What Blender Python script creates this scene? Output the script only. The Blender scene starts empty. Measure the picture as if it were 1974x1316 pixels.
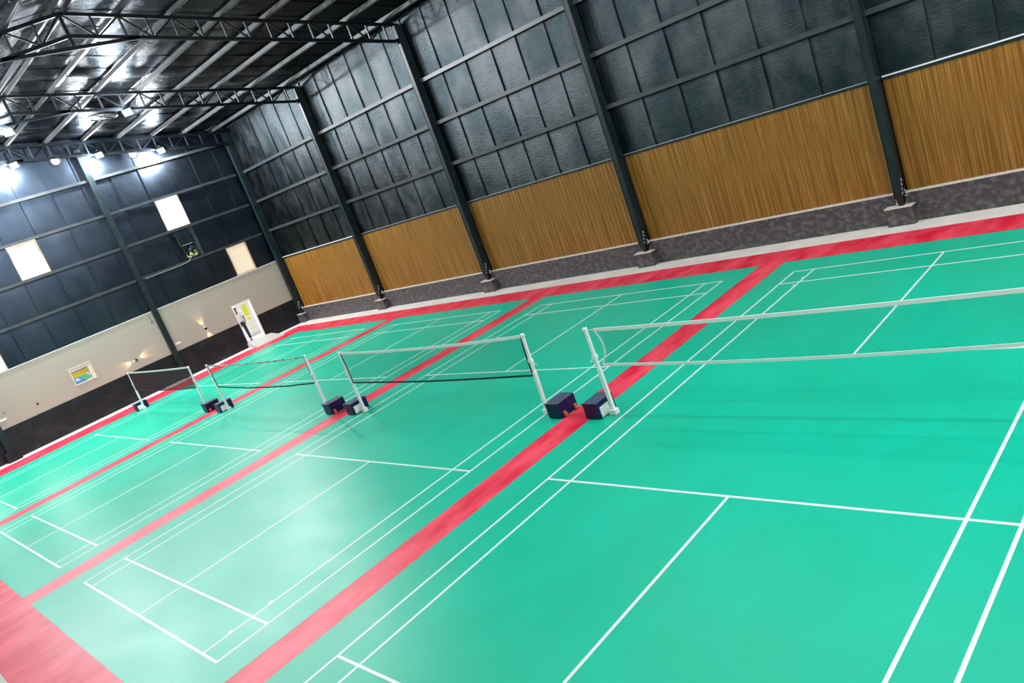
import bpy, bmesh, math, random
from mathutils import Vector, Matrix
random.seed(7)
SC = bpy.context.scene
COL = SC.collection

# ------------------------------------------------------------------ camera
cam_d = bpy.data.cameras.new('camera'); cam = bpy.data.objects.new('camera', cam_d); COL.objects.link(cam)
RIGHT = Vector((0.67885008, 0.65151757, -0.33865533))
DOWN = Vector((-0.05990896, -0.41052746, -0.90987808))
FWD = Vector((-0.73182886, 0.63795929, -0.23965486))
m = Matrix.Identity(4)
for i in range(3):
    m[i][0] = RIGHT[i]; m[i][1] = -DOWN[i]; m[i][2] = -FWD[i]
m[0][3], m[1][3], m[2][3] = 5.15437646, -8.85419474, 4.79086816
cam.matrix_world = m
cam_d.sensor_width = 36.0; cam_d.lens = 1498.48179 / 1974 * 36.0
cam_d.clip_start = 0.05; cam_d.clip_end = 300
SC.camera = cam

# ------------------------------------------------------------------ world, view
w = bpy.data.worlds.new('world'); SC.world = w; w.use_nodes = True
nt = w.node_tree; nt.nodes.clear()
wo = nt.nodes.new('ShaderNodeOutputWorld'); wb = nt.nodes.new('ShaderNodeBackground')
wb.inputs[0].default_value = (0.92, 0.96, 1.0, 1); wb.inputs[1].default_value = 2.2
nt.links.new(wb.outputs[0], wo.inputs[0])
SC.view_settings.view_transform = 'Standard'; SC.view_settings.look = 'None'
SC.view_settings.gamma = 1.0; SC.view_settings.use_curve_mapping = False
SC.view_settings.exposure = 0.18
SC.cycles.use_denoising = True
SC.cycles.max_bounces = 7; SC.cycles.diffuse_bounces = 4; SC.cycles.glossy_bounces = 4
SC.cycles.transparent_max_bounces = 12
SC.cycles.sample_clamp_indirect = 8.0

# ------------------------------------------------------------------ constants (metres)
YW = 9.30          # face of the tiled plinth under the long wall
YS = 9.45          # plane of the sheets and wood panels
XE = -29.70        # end wall face
YN = -10.85        # near long wall
XN = 6.50          # near end wall
RY, RZ, RS = -0.77, 11.40, 0.174   # ridge y, roof underside height, slope
COLX = [-29.43, -22.45, -15.56, -8.60, -1.475, 5.60]
def roofz(y, z0=RZ): return z0 - RS * abs(y - RY)

# ------------------------------------------------------------------ materials
MATS = {}
def mat(name, base, rough=0.5, spec=0.5, metal=0.0, var=None, bump=None, emit=None, rvar=None, coat=0.0, tint=None):
    """var=(scale xyz, colour2, lo, hi)  bump=(scale xyz, strength, distance)  rvar=(scale xyz, rough2)"""
    if name in MATS: return MATS[name]
    M = bpy.data.materials.new(name); M.use_nodes = True
    t = M.node_tree; N = t.nodes; L = t.links
    P = N['Principled BSDF']
    P.inputs['Base Color'].default_value = (*base, 1); P.inputs['Roughness'].default_value = rough
    P.inputs['Specular IOR Level'].default_value = spec; P.inputs['Metallic'].default_value = metal
    P.inputs['Coat Weight'].default_value = coat
    if tint is not None: P.inputs['Specular Tint'].default_value = (tint, tint, tint, 1)
    tc = N.new('ShaderNodeTexCoord')
    def noise(scale, detail=5, rough=0.6):
        mp = N.new('ShaderNodeMapping'); mp.inputs['Scale'].default_value = scale
        L.new(tc.outputs['Object'], mp.inputs[0])
        n = N.new('ShaderNodeTexNoise'); n.inputs['Scale'].default_value = 1.0
        n.inputs['Detail'].default_value = detail; n.inputs['Roughness'].default_value = rough
        L.new(mp.outputs[0], n.inputs[0]); return n
    if var:
        n = noise(var[0]); r = N.new('ShaderNodeValToRGB')
        r.color_ramp.elements[0].position = var[2]; r.color_ramp.elements[1].position = var[3]
        r.color_ramp.elements[0].color = (*base, 1); r.color_ramp.elements[1].color = (*var[1], 1)
        L.new(n.outputs[0], r.inputs[0]); L.new(r.outputs[0], P.inputs['Base Color'])
    if rvar:
        n = noise(rvar[0]); r = N.new('ShaderNodeMapRange')
        r.inputs[1].default_value = 0.38; r.inputs[2].default_value = 0.62
        r.inputs[3].default_value = rough; r.inputs[4].default_value = rvar[1]
        L.new(n.outputs[0], r.inputs[0]); L.new(r.outputs[0], P.inputs['Roughness'])
    if bump:
        n = noise(bump[0], 6, 0.65); b = N.new('ShaderNodeBump')
        b.inputs['Strength'].default_value = bump[1]; b.inputs['Distance'].default_value = bump[2]
        L.new(n.outputs[0], b.inputs['Height']); L.new(b.outputs[0], P.inputs['Normal'])
    if emit:
        P.inputs['Emission Color'].default_value = (*emit[0], 1); P.inputs['Emission Strength'].default_value = emit[1]
    MATS[name] = M; return M

GREEN = mat('court_green', (0.0, 0.470, 0.292), 0.42, 0.33, var=((0.5, 0.35, 1), (0.0, 0.515, 0.335), 0.40, 0.60),
            rvar=((0.45, 0.9, 1), 0.36))
RED = mat('mat_red', (0.70, 0.005, 0.038), 0.42, 0.4, var=((2.2, 0.9, 1), (0.92, 0.075, 0.13), 0.38, 0.62),
          bump=((20, 9, 20), 0.22, 0.006), rvar=((0.8, 0.8, 1), 0.48))
LINE = mat('line_white', (0.80, 0.83, 0.82), 0.45)
CONC = mat('concrete_beige', (0.78, 0.75, 0.69), 0.8, var=((1.2, 1.2, 1.2), (0.66, 0.63, 0.57), 0.4, 0.7), bump=((9, 9, 9), 0.2, 0.01))
FOIL = mat('black_foil', (0.030, 0.043, 0.048), 0.28, 0.5, 1.0, var=((1.1, 1.1, 0.7), (0.078, 0.086, 0.092), 0.42, 0.68),
           bump=((5, 5, 34), 0.65, 0.018), rvar=((2.2, 2.2, 1.4), 0.40))
FOILE = mat('black_foil_end', (0.036, 0.052, 0.076), 0.38, 0.5, 1.0, var=((0.5, 0.5, 0.4), (0.056, 0.074, 0.100), 0.4, 0.7),
            bump=((6, 6, 18), 0.30, 0.014), rvar=((1.6, 1.6, 1.2), 0.44))
FOILR = mat('roof_foil', (0.095, 0.108, 0.120), 0.16, 0.5, 1.0, tint=0.32, bump=((40, 2.2, 3), 0.50, 0.016), rvar=((1.2, 0.8, 1), 0.30))
SEAM_SHADE = mat('seam_shade', (0.004, 0.006, 0.008), 0.6, 0.3)  # black that paints in the shade on the sheets' turned edges
STEEL = mat('painted_steel', (0.006, 0.015, 0.019), 0.38, 0.35, var=((5, 5, 2), (0.016, 0.028, 0.032), 0.45, 0.7))
GIRT = mat('girt_steel', (0.026, 0.036, 0.040), 0.36, 0.6, var=((3, 3, 3), (0.044, 0.054, 0.058), 0.4, 0.7))
TRUSS = mat('truss_steel', (0.003, 0.005, 0.007), 0.45, 0.18)
TRUSSLIT = mat('truss_web_lit', (0.012, 0.016, 0.020), 0.40, 0.6)  # lit copy of the truss steel: lamp light on the verticals as paler colour
PURLIN = mat('purlin_steel', (0.034, 0.035, 0.036), 0.34, 0.6, var=((1, 3, 3), (0.018, 0.019, 0.020), 0.4, 0.65))
TILE = mat('plinth_tile', (0.050, 0.048, 0.052), 0.42, 0.45, var=((7, 7, 9), (0.150, 0.138, 0.135), 0.46, 0.70), bump=((8, 8, 8), 0.15, 0.01))
TILED = mat('dark_tile', (0.006, 0.008, 0.012), 0.45, 0.3, var=((1.6, 1.6, 2.2), (0.020, 0.022, 0.026), 0.46, 0.72))
BEIGE = mat('beige_paint', (0.385, 0.370, 0.315), 0.75, 0.3, var=((0.35, 0.35, 0.5), (0.41, 0.375, 0.315), 0.4, 0.6))
PLASTER = mat('plaster', (0.66, 0.63, 0.56), 0.85, var=((14, 14, 14), (0.40, 0.38, 0.34), 0.5, 0.7), bump=((25, 25, 25), 0.5, 0.01))
WHITEP = mat('white_paint', (0.82, 0.82, 0.80), 0.42)
WHITES = mat('white_steel', (0.94, 0.94, 0.93), 0.35, 0.5)
NAVY = mat('navy_paint', (0.003, 0.006, 0.060), 0.38, 0.3, var=((9, 9, 9), (0.010, 0.020, 0.080), 0.5, 0.75))
NAVYTOP = mat('pale_top', (0.050, 0.075, 0.14), 0.38, 0.6, var=((16, 16, 16), (0.14, 0.18, 0.26), 0.5, 0.75))  # box lid in a paler, mottled blue than the sides
ORANGE = mat('wheel_orange', (0.75, 0.07, 0.025), 0.45)
CHROME = mat('zinc', (0.62, 0.62, 0.60), 0.3, metal=0.8)
BLACK = mat('black_plastic', (0.006, 0.006, 0.007), 0.45)
TAPEB = mat('tape_black', (0.012, 0.012, 0.014), 0.7)
TAPEW = mat('tape_white', (0.93, 0.93, 0.91), 0.7)
TAPER = mat('tape_maroon', (0.16, 0.018, 0.035), 0.7)
NETG = mat('net_string', (0.010, 0.11, 0.075), 0.7)
NETM = mat('net_maroon', (0.050, 0.014, 0.020), 0.8)
WFRAME = mat('window_frame', (0.60, 0.40, 0.32), 0.55)
SKIN = mat('skin', (0.30, 0.15, 0.09), 0.5); HAIR = mat('hair', (0.012, 0.010, 0.010), 0.5)
SHIRT = mat('shirt_white', (0.82, 0.84, 0.90), 0.8); TROU = mat('trousers', (0.018, 0.028, 0.050), 0.8)
SHOE = mat('shoe_brown', (0.16, 0.07, 0.04), 0.5)
YEL = mat('banner_yellow', (0.86, 0.80, 0.02), 0.6); WHITEB = mat('banner_white', (0.9, 0.9, 0.88), 0.6)
YEL2 = mat('hoarding_yellow', (0.90, 0.62, 0.0), 0.6); BLUE2 = mat('hoarding_blue', (0.10, 0.42, 0.80), 0.6)
GRN2 = mat('hoarding_green', (0.18, 0.75, 0.42), 0.6); BRN2 = mat('hoarding_brown', (0.10, 0.06, 0.05), 0.6)
LENS = mat('lamp_lens', (0.9, 0.9, 0.9), 0.4, emit=((0.95, 0.97, 1.0), 60.0))
LENSOFF_GLOW = mat('lamp_lens_off_glow', (0.80, 0.80, 0.78), 0.4, emit=((1, 1, 1), 0.18))  # faint glow added to the diffuser although this lamp is off
WARM = mat('warm_lens', (0.9, 0.8, 0.6), 0.4, emit=((1.0, 0.62, 0.30), 12.0))

def wood_mat():
    M = bpy.data.materials.new('fluted_wood'); M.use_nodes = True
    t = M.node_tree; N = t.nodes; L = t.links; P = N['Principled BSDF']
    P.inputs['Roughness'].default_value = 0.34; P.inputs['Specular IOR Level'].default_value = 0.45
    tc = N.new('ShaderNodeTexCoord')
    def nz(sc, det=4):
        mp = N.new('ShaderNodeMapping'); mp.inputs['Scale'].default_value = sc; L.new(tc.outputs['Object'], mp.inputs[0])
        n = N.new('ShaderNodeTexNoise'); n.inputs['Scale'].default_value = 1; n.inputs['Detail'].default_value = det
        n.inputs['Roughness'].default_value = 0.7; L.new(mp.outputs[0], n.inputs[0]); return n
    a = nz((42, 1, 0.45), 4); b = nz((0.7, 1, 0.5), 2)
    r = N.new('ShaderNodeValToRGB'); e = r.color_ramp.elements
    e[0].position = 0.33; e[0].color = (0.150, 0.062, 0.006, 1)
    e[1].position = 0.64; e[1].color = (0.45, 0.220, 0.042, 1)
    k = r.color_ramp.elements.new(0.48); k.color = (0.245, 0.100, 0.009, 1)
    L.new(a.outputs[0], r.inputs[0])
    mx = N.new('ShaderNodeMixRGB'); mx.blend_type = 'MULTIPLY'; mx.inputs[0].default_value = 0.35
    L.new(r.outputs[0], mx.inputs[1]); L.new(b.outputs[0], mx.inputs[2])
    L.new(mx.outputs[0], P.inputs['Base Color'])
    bp = N.new('ShaderNodeBump'); bp.inputs['Strength'].default_value = 0.45; bp.inputs['Distance'].default_value = 0.006
    L.new(a.outputs[0], bp.inputs['Height']); L.new(bp.outputs[0], P.inputs['Normal'])
    return M
WOOD = wood_mat()

def pane_mat(name, col, strength, streak=None):
    """translucent plastic pane glowing with the daylight behind it"""
    M = bpy.data.materials.new(name); M.use_nodes = True
    t = M.node_tree; N = t.nodes; L = t.links; P = N['Principled BSDF']
    P.inputs['Base Color'].default_value = (0.3, 0.3, 0.29, 1); P.inputs['Roughness'].default_value = 0.35
    P.inputs['Emission Color'].default_value = (*col, 1); P.inputs['Emission Strength'].default_value = strength
    if streak:
        tc = N.new('ShaderNodeTexCoord'); mp = N.new('ShaderNodeMapping'); mp.inputs['Scale'].default_value = (1, 7, 1.0)
        n = N.new('ShaderNodeTexNoise'); n.inputs['Scale'].default_value = 1; r = N.new('ShaderNodeValToRGB')
        r.color_ramp.elements[0].position = 0.34; r.color_ramp.elements[0].color = (*streak, 1)
        r.color_ramp.elements[1].position = 0.55; r.color_ramp.elements[1].color = (*col, 1)
        L.new(tc.outputs['Object'], mp.inputs[0]); L.new(mp.outputs[0], n.inputs[0]); L.new(n.outputs[0], r.inputs[0])
        L.new(r.outputs[0], P.inputs['Emission Color'])
    return M
PANE_W = pane_mat('pane_white', (1.0, 0.99, 1.0), 9.0)
PANE_C = pane_mat('pane_cream', (1.0, 0.84, 0.55), 0.62)
PANE_Y = pane_mat('pane_streaked', (1.0, 0.97, 0.72), 0.95, (0.60, 0.64, 0.34))

# ------------------------------------------------------------------ mesh helpers
class MB:
    def __init__(s): s.v = []; s.f = []; s.m = []; s.mats = []; s.sm = []
    def mi(s, M):
        if M is None: return 0
        if M not in s.mats: s.mats.append(M)
        return s.mats.index(M)
    def add(s, vs, fs, M=None, smooth=False):
        o = len(s.v); s.v += [tuple(v) for v in vs]; k = s.mi(M)
        for f in fs: s.f.append(tuple(o + i for i in f)); s.m.append(k); s.sm.append(smooth)
    def box(s, x0, x1, y0, y1, z0, z1, M=None):
        vs = [(x, y, z) for z in (z0, z1) for y in (y0, y1) for x in (x0, x1)]
        s.add(vs, [(0, 2, 3, 1), (4, 5, 7, 6), (0, 1, 5, 4), (2, 6, 7, 3), (0, 4, 6, 2), (1, 3, 7, 5)], M)
    def bar(s, a, b, wd, ht, up=(0, 0, 1), M=None):
        """rectangular bar from a to b"""
        a = Vector(a); b = Vector(b); d = (b - a).normalized(); u = Vector(up)
        sd = d.cross(u).normalized() * wd / 2; uu = sd.cross(d).normalized() * ht / 2
        vs = [p + i * sd + j * uu for p in (a, b) for i, j in ((-1, -1), (1, -1), (1, 1), (-1, 1))]
        s.add(vs, [(0, 1, 2, 3), (7, 6, 5, 4), (0, 4, 5, 1), (1, 5, 6, 2), (2, 6, 7, 3), (3, 7, 4, 0)], M)
    def tube(s, pts, r, n=10, M=None, closed=False, smooth=True, rr=None):
        pts = [Vector(p) for p in pts]; rings = []; N = len(pts)
        prev = None
        for i, p in enumerate(pts):
            if closed: d = pts[(i + 1) % N] - pts[i - 1]
            else: d = pts[min(i + 1, N - 1)] - pts[max(i - 1, 0)]
            d.normalize()
            if prev is None:
                a = Vector((0, 0, 1)) if abs(d.z) < 0.9 else Vector((1, 0, 0))
                u = d.cross(a).normalized()
            else: u = (prev - d * prev.dot(d)).normalized()
            prev = u; v = d.cross(u); q = rr[i] if rr else r
            rings.append([p + q * (math.cos(2 * math.pi * k / n) * u + math.sin(2 * math.pi * k / n) * v) for k in range(n)])
        vs = [q for R in rings for q in R]; fs = []
        for i in range(N if closed else N - 1):
            j = (i + 1) % N
            for k in range(n): fs.append((i * n + k, i * n + (k + 1) % n, j * n + (k + 1) % n, j * n + k))
        s.add(vs, fs, M, smooth)
        if not closed:
            s.add(rings[0], [tuple(range(n))[::-1]], M); s.add(rings[-1], [tuple(range(n))], M)
    def build(s, name, M=None, parent=None, bevel=0.0):
        me = bpy.data.meshes.new(name); me.from_pydata(s.v, [], s.f); me.update()
        if s.mats:
            for q in s.mats: me.materials.append(q)
            if M is not None and M not in s.mats: pass
        else: me.materials.append(M)
        for p, k, sm in zip(me.polygons, s.m, s.sm): p.material_index = k if s.mats else 0; p.use_smooth = sm
        bm = bmesh.new(); bm.from_mesh(me)
        if bevel > 0:
            bmesh.ops.remove_doubles(bm, verts=bm.verts, dist=1e-5)
            bmesh.ops.bevel(bm, geom=[e for e in bm.edges if len(e.link_faces) == 2 and e.calc_face_angle(0) > 0.6], offset=bevel, segments=2, affect='EDGES', profile=0.5)
        if not any(s.sm): bmesh.ops.recalc_face_normals(bm, faces=bm.faces)
        bm.to_mesh(me); bm.free()
        o = bpy.data.objects.new(name, me); COL.objects.link(o)
        if parent is not None: o.parent = parent
        return o

def tag(o, label=None, cat=None, group=None, kind=None):
    if label: o['label'] = label
    if cat: o['category'] = cat
    if group: o['group'] = group
    if kind: o['kind'] = kind
    return o
def thing(name, label, cat, loc=(0, 0, 0), rz=0.0, group=None):
    o = bpy.data.objects.new(name, None); COL.objects.link(o); o.location = loc; o.rotation_euler = (0, 0, rz)
    o.empty_display_size = 0.2
    return tag(o, label, cat, group)
def struct(o): o['kind'] = 'structure'; return o
def kids(o, table):
    return table.get(o.name, [])
def copy_tree(o, parent=None):
    c = o.copy(); COL.objects.link(c); c.parent = parent
    for ch in [q for q in bpy.data.objects if q.parent == o]: copy_tree(ch, c)
    return c
def box_obj(name, b, M, parent=None, bevel=0.0):
    mb = MB(); mb.box(*b); return mb.build(name, M, parent, bevel)

# ================================================================== SETTING
fl = MB(); fl.box(XE - 0.15, XN + 0.3, YN - 0.3, YS + 0.3, -0.25, 0.0)
struct(fl.build('floor', CONC))

def lerp(a, b, t): return a + (b - a) * t
def sheet_cell(mb, P, u0, u1, v0, v1, depth, nu=10, nv=8, lip=0.042, base=None, edge=None, mirror=False):
    """one foil sheet between two seams: pillow that rises towards the right seam and drops behind the next sheet.
       P(u,v,h) maps to space, h is the height out of the wall"""
    tu = random.uniform(-0.006, 0.006); tv = random.uniform(-0.012, 0.012); pk = random.uniform(0.7, 1.25)
    ph = random.uniform(0, 6.28); amp = random.uniform(0.002, 0.006)
    vs = []; fs = []
    for j in range(nv + 1):
        v = j / nv
        for i in range(nu + 1):
            u = i / nu
            pill = math.sin(math.pi * min(max(v, 0), 1)) ** 0.6 * math.sin(math.pi * (0.12 + 0.8 * u)) * depth * pk
            h = 0.004 + lip * (1 - u if mirror else u) ** 2.2 + pill + tu * (u - .5) + tv * (v - .5) + amp * math.sin(ph + 9 * u + 5 * v) * math.sin(math.pi * v)
            vs.append(P(lerp(u0, u1, u), lerp(v0, v1, v), max(h, 0.002)))
    n = nu + 1
    for j in range(nv):
        for i in range(nu): a = j * n + i; fs.append((a, a + 1, a + n + 1, a + n))
    mb.add(vs, fs, base, True)
    # turned edge of the sheet at the seam, its shade painted black
    e0 = [P(u0 if mirror else u1, lerp(v0, v1, j / nv), 0.0) for j in range(nv + 1)]
    e1 = [vs[j * n + (0 if mirror else nu)] for j in range(nv + 1)]
    mb.add(e1 + e0, [(j, nv + 1 + j, nv + 2 + j, j + 1) for j in range(nv)], edge, False)

# ---- long wall (wall_back): foil sheets above, core behind, plinth below
SEAM = [-29.7, -28.40, -27.19, -25.97, -24.83, -23.71, -22.5, -21.37, -20.24, -19.06, -17.92, -16.75, -15.57, -14.43, -13.26,
        -12.06, -10.98, -9.80, -8.60, -7.38, -6.20, -5.09, -3.90, -2.71, -1.50, -0.31, 0.86, 2.03, 3.2, 4.37, 5.54, 6.6]
wbk = MB()
wbk.box(XE - 0.3, XN + 0.3, YS + 0.06, YS + 0.18, 0, 9.75)
o = wbk.build('wall_back', FOIL); struct(o)
cells = MB(); cells.mats = [FOIL, SEAM_SHADE]
ROWS = [3.25, 4.65, 6.08, 7.53, 9.62]
for a, b in zip(SEAM[:-1], SEAM[1:]):
    for r0, r1 in zip(ROWS[:-1], ROWS[1:]):
        sheet_cell(cells, lambda u, v, h: (u, YS + 0.03 - h, v), a, b, r0, r1, 0.018, 12, 12 if r1 > 9 else 9, 0.040, FOIL, SEAM_SHADE)
o = cells.build('wall_back_foil', FOIL); struct(o); o.name = 'wall_back_lining'

pl = MB()
gaps = [(cx - 0.17, cx + 0.13) for cx in COLX]
xs = [XE] + [g for gp in gaps for g in gp] + [XN]
seg = []
st = XE
for g0, g1 in gaps:
    if g0 > st: seg.append((st, g0))
    st = g1
seg.append((st, XN))
for x0, x1 in seg:
    # plinth blocks tiled in lengths of about 1.2 m
    n = max(1, round((x1 - x0) / 1.2))
    for i in range(n):
        a, b = lerp(x0, x1, i / n), lerp(x0, x1, (i + 1) / n)
        pl.box(a + 0.002, b - 0.002, YW, YW + 0.012, 0.0, 0.675, TILE)
    pl.box(x0, x1, YW + 0.008, YS + 0.06, 0.0, 0.674, TILE)
    pl.box(x0, x1, YW - 0.006, YS + 0.06, 0.675, 0.700, PLASTER)
for g0, g1 in gaps: pl.box(g0, g1, YS - 0.02, YS + 0.06, 0.0, 0.70, PLASTER)
o = pl.build('baseboard_back', TILE); struct(o)

# ---- end wall (wall_left): masonry with door and window, dark tiles, foil above
DOOR = (6.20, 7.16, 0.20, 2.06); SWIN = (-1.07, -0.22, 1.60, 2.33)
TH = 0.15
wl = MB()
SWIN2 = (-6.45, -5.35, 1.60, 2.33)
def masonry(mb, y0, y1, z0, z1, M, xo=0.0, th=TH):
    """wall slab between y0..y1, z0..z1 leaving the door and the small window open"""
    ys = sorted({y0, y1, *[v for v in (DOOR[0], DOOR[1], SWIN[0], SWIN[1], SWIN2[0], SWIN2[1]) if y0 < v < y1]})
    zs = sorted({z0, z1, *[v for v in (DOOR[2], DOOR[3], SWIN[2], SWIN[3]) if z0 < v < z1]})
    for a, b in zip(ys[:-1], ys[1:]):
        for c, d in zip(zs[:-1], zs[1:]):
            ym, zm = (a + b) / 2, (c + d) / 2
            if any(q[0] < ym < q[1] and q[2] < zm < q[3] for q in (DOOR, SWIN, SWIN2)): continue
            mb.box(XE - th, XE + xo, a, b, c, d, M)
masonry(wl, YN, YS + 0.06, 1.20, 3.19, BEIGE)
masonry(wl, YN, YS + 0.06, -0.2, 1.20, BEIGE)
wl.box(XE - TH, XE + 0.02, YN, YS + 0.06, 3.19, 3.225, WHITEP)
o = wl.build('wall_left', BEIGE); struct(o)
tl = MB()
ty = [YN, -9.6, -8.0, -6.4, -4.8, -3.2, -1.58, 0.02, 1.62, 3.22, 4.82, 6.20, 7.16, 8.2, YS]
for a, b in zip(ty[:-1], ty[1:]):
    z0 = 0.0
    if abs(a - 6.2) < 1e-6:
        tl.box(XE, XE + 0.012, a, b, 0, 0.20, TILED); continue
    tl.box(XE, XE + 0.012, a + 0.0015, b - 0.0015, 0.0, 1.20, TILED)
o = tl.build('baseboard_left', TILED); struct(o)

WINS = {1: (5.03, 6.10, 6.12, 7.47), 2: (7.12, 8.13, 3.225, 4.58), 3: (-1.02, 0.07, 6.12, 7.47), 4: (-3.92, -2.88, 3.225, 4.58)}
FANW = (5.27, 5.90, 4.72, 5.38)
EROWS = [3.225, 4.64, 6.07, 7.53, 9.02, 11.6]
ESEAM = [YN, -10.5, -9.3, -8.1, -6.95, -5.75, -4.56, -3.37, -2.2, -1.02, 0.17, 1.38, 2.55, 3.77, 4.95, 6.13, 7.32, 8.45, YS + 0.05]
el = MB(); el.mats = [FOILE, SEAM_SHADE]
for r0, r1 in zip(EROWS[:-1], EROWS[1:]):
    bs = list(ESEAM)
    blk = [wn for wn in WINS.values() if abs((wn[2] + wn[3]) / 2 - (r0 + r1) / 2) < 0.3]
    for wn in blk:
        bs = [b for b in bs if abs(b - wn[0]) > 0.35 and abs(b - wn[1]) > 0.35] + [wn[0], wn[1]]
    if r0 == 4.64: bs = [b for b in bs if not (5.0 < b < 6.15)] + [5.27, 5.90]
    bs = sorted(set(bs))
    for a, b in zip(bs[:-1], bs[1:]):
        mid = (a + b) / 2
        if any(wn[0] < mid < wn[1] for wn in blk): continue
        P = lambda u, v, h: (XE + h - 0.02, u, v)
        if r0 == 4.64 and 5.27 < mid < 5.90:
            sheet_cell(el, P, a, b, r0, FANW[2], 0.0, 4, 2, 0.01); sheet_cell(el, P, a, b, FANW[3], r1, 0.0, 4, 3, 0.01); continue
        if r1 > 11:
            r1a = roofz(mid) - 0.02
            zt = [roofz(a), roofz(b)]
            Pg = lambda u, v, h: (XE + h - 0.02, u, r0 + (v) * (roofz(u) - r0))
            sheet_cell(el, Pg, a, b, 0.0, 1.0, 0.010, 8, 8, 0.03, FOILE, SEAM_SHADE, True)
        else: sheet_cell(el, P, a, b, r0, r1, 0.020, 9, 8, 0.045, FOILE, SEAM_SHADE, True)
o = el.build('wall_left_lining', FOILE); struct(o)
core = MB()
for r0, r1 in zip(EROWS[:-1], EROWS[1:]):
    holes = sorted([(wn[0], wn[1]) for wn in WINS.values() if abs((wn[2] + wn[3]) / 2 - (r0 + r1) / 2) < 0.3])
    ya = YN
    zt = r1 if r1 < 11 else 9.45
    for h0, h1 in holes: core.box(XE - 0.10, XE - 0.06, ya, h0, r0, zt); ya = h1
    if r0 == 4.64:
        core.box(XE - 0.10, XE - 0.06, ya, FANW[0], r0, zt); core.box(XE - 0.10, XE - 0.06, *FANW[:2], r0, FANW[2])
        core.box(XE - 0.10, XE - 0.06, *FANW[:2], FANW[3], zt); ya = FANW[1]
    core.box(XE - 0.10, XE - 0.06, ya, YS + 0.06, r0, zt)
yl = [YN, RY, YS + 0.06]
core.add([(XE - 0.06, YN, 9.45), (XE - 0.06, YS + 0.06, 9.45), (XE - 0.06, YS + 0.06, 9.62), (XE - 0.06, RY, RZ + 0.05), (XE - 0.06, YN, 9.66),
          (XE - 0.10, YN, 9.45), (XE - 0.10, YS + 0.06, 9.45), (XE - 0.10, YS + 0.06, 9.62), (XE - 0.10, RY, RZ + 0.05), (XE - 0.10, YN, 9.66)],
         [(0, 1, 2, 3, 4), (9, 8, 7, 6, 5), (0, 5, 6, 1), (1, 6, 7, 2), (2, 7, 8, 3), (3, 8, 9, 4), (4, 9, 5, 0)])
o = core.build('wall_left_sheeting', FOILE); struct(o)

# ---- walls behind and beside the camera
wf = MB(); wf.box(XE, XN, YN - 0.15, YN, 0, 1.2, TILED); wf.box(XE, XN, YN - 0.15, YN, 1.2, 3.2, BEIGE)
wf.box(XE, XN, YN - 0.15, YN, 3.2, 9.7, FOIL)
o = wf.build('wall_front', FOIL); struct(o)
wr = MB(); wr.box(XN, XN + 0.15, YN, YS + 0.1, 0, 1.2, TILED); wr.box(XN, XN + 0.15, YN, YS + 0.1, 1.2, 3.2, BEIGE)
wr.box(XN, XN + 0.15, YN, YS + 0.1, 3.2, 9.6, WHITEP)  # unseen upper wall made white to bounce light onto posts and tapes
wr.add([(XN, YN, 9.6), (XN, YS + .1, 9.6), (XN, RY, RZ), (XN + .15, YN, 9.6), (XN + .15, YS + .1, 9.6), (XN + .15, RY, RZ)],
       [(0, 1, 2), (5, 4, 3), (0, 3, 4, 1), (1, 4, 5, 2), (2, 5, 3, 0)], FOIL)
o = wr.build('wall_right', FOIL); struct(o)

# ---- ceiling: foil-lined roof, strips 1.2 m wide running up the slope, sagging between purlins
PUR = [8.73, 7.37, 6.01, 4.64, 3.28, 1.93, 0.58]
PUR = sorted(PUR + [2 * RY - p for p in PUR])
ce = MB()
yb = [YN] + PUR[:7] + [RY] + PUR[7:] + [YS + 0.06]
xb = [XE - 0.1 + 1.17 * i for i in range(32)]
for y0, y1 in zip(yb[:-1], yb[1:]):
    for x0, x1 in zip(xb[:-1], xb[1:]):
        x1 = min(x1, XN + 0.1)
        if x1 <= x0: continue
        sheet_cell(ce, lambda u, v, h: (u, v, roofz(v) + 0.02 - h), x0, x1, y0, y1, 0.030, 6, 6, 0.012)
for sgn, y0, y1 in ((1, RY, YS + 0.2), (-1, YN - 0.2, RY)):
    ce.add([(XE - .2, y0, roofz(y0) + .05), (XN + .2, y0, roofz(y0) + .05), (XN + .2, y1, roofz(y1) + .05), (XE - .2, y1, roofz(y1) + .05)], [(0, 1, 2, 3)])
o = ce.build('ceiling', FOILR); struct(o)

# loose edge strip of foil where the roof meets the long wall
ee = MB(); pts = []
for i in range(150):
    x = XE + 0.2 + i * 0.24
    pts.append((x, YS - 0.03 + random.uniform(-.01, .01), 9.60 + random.uniform(-0.018, 0.018)))
ee.tube(pts, 0.018, 5)
o = ee.build('trim_1', GIRT); struct(o)

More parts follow.
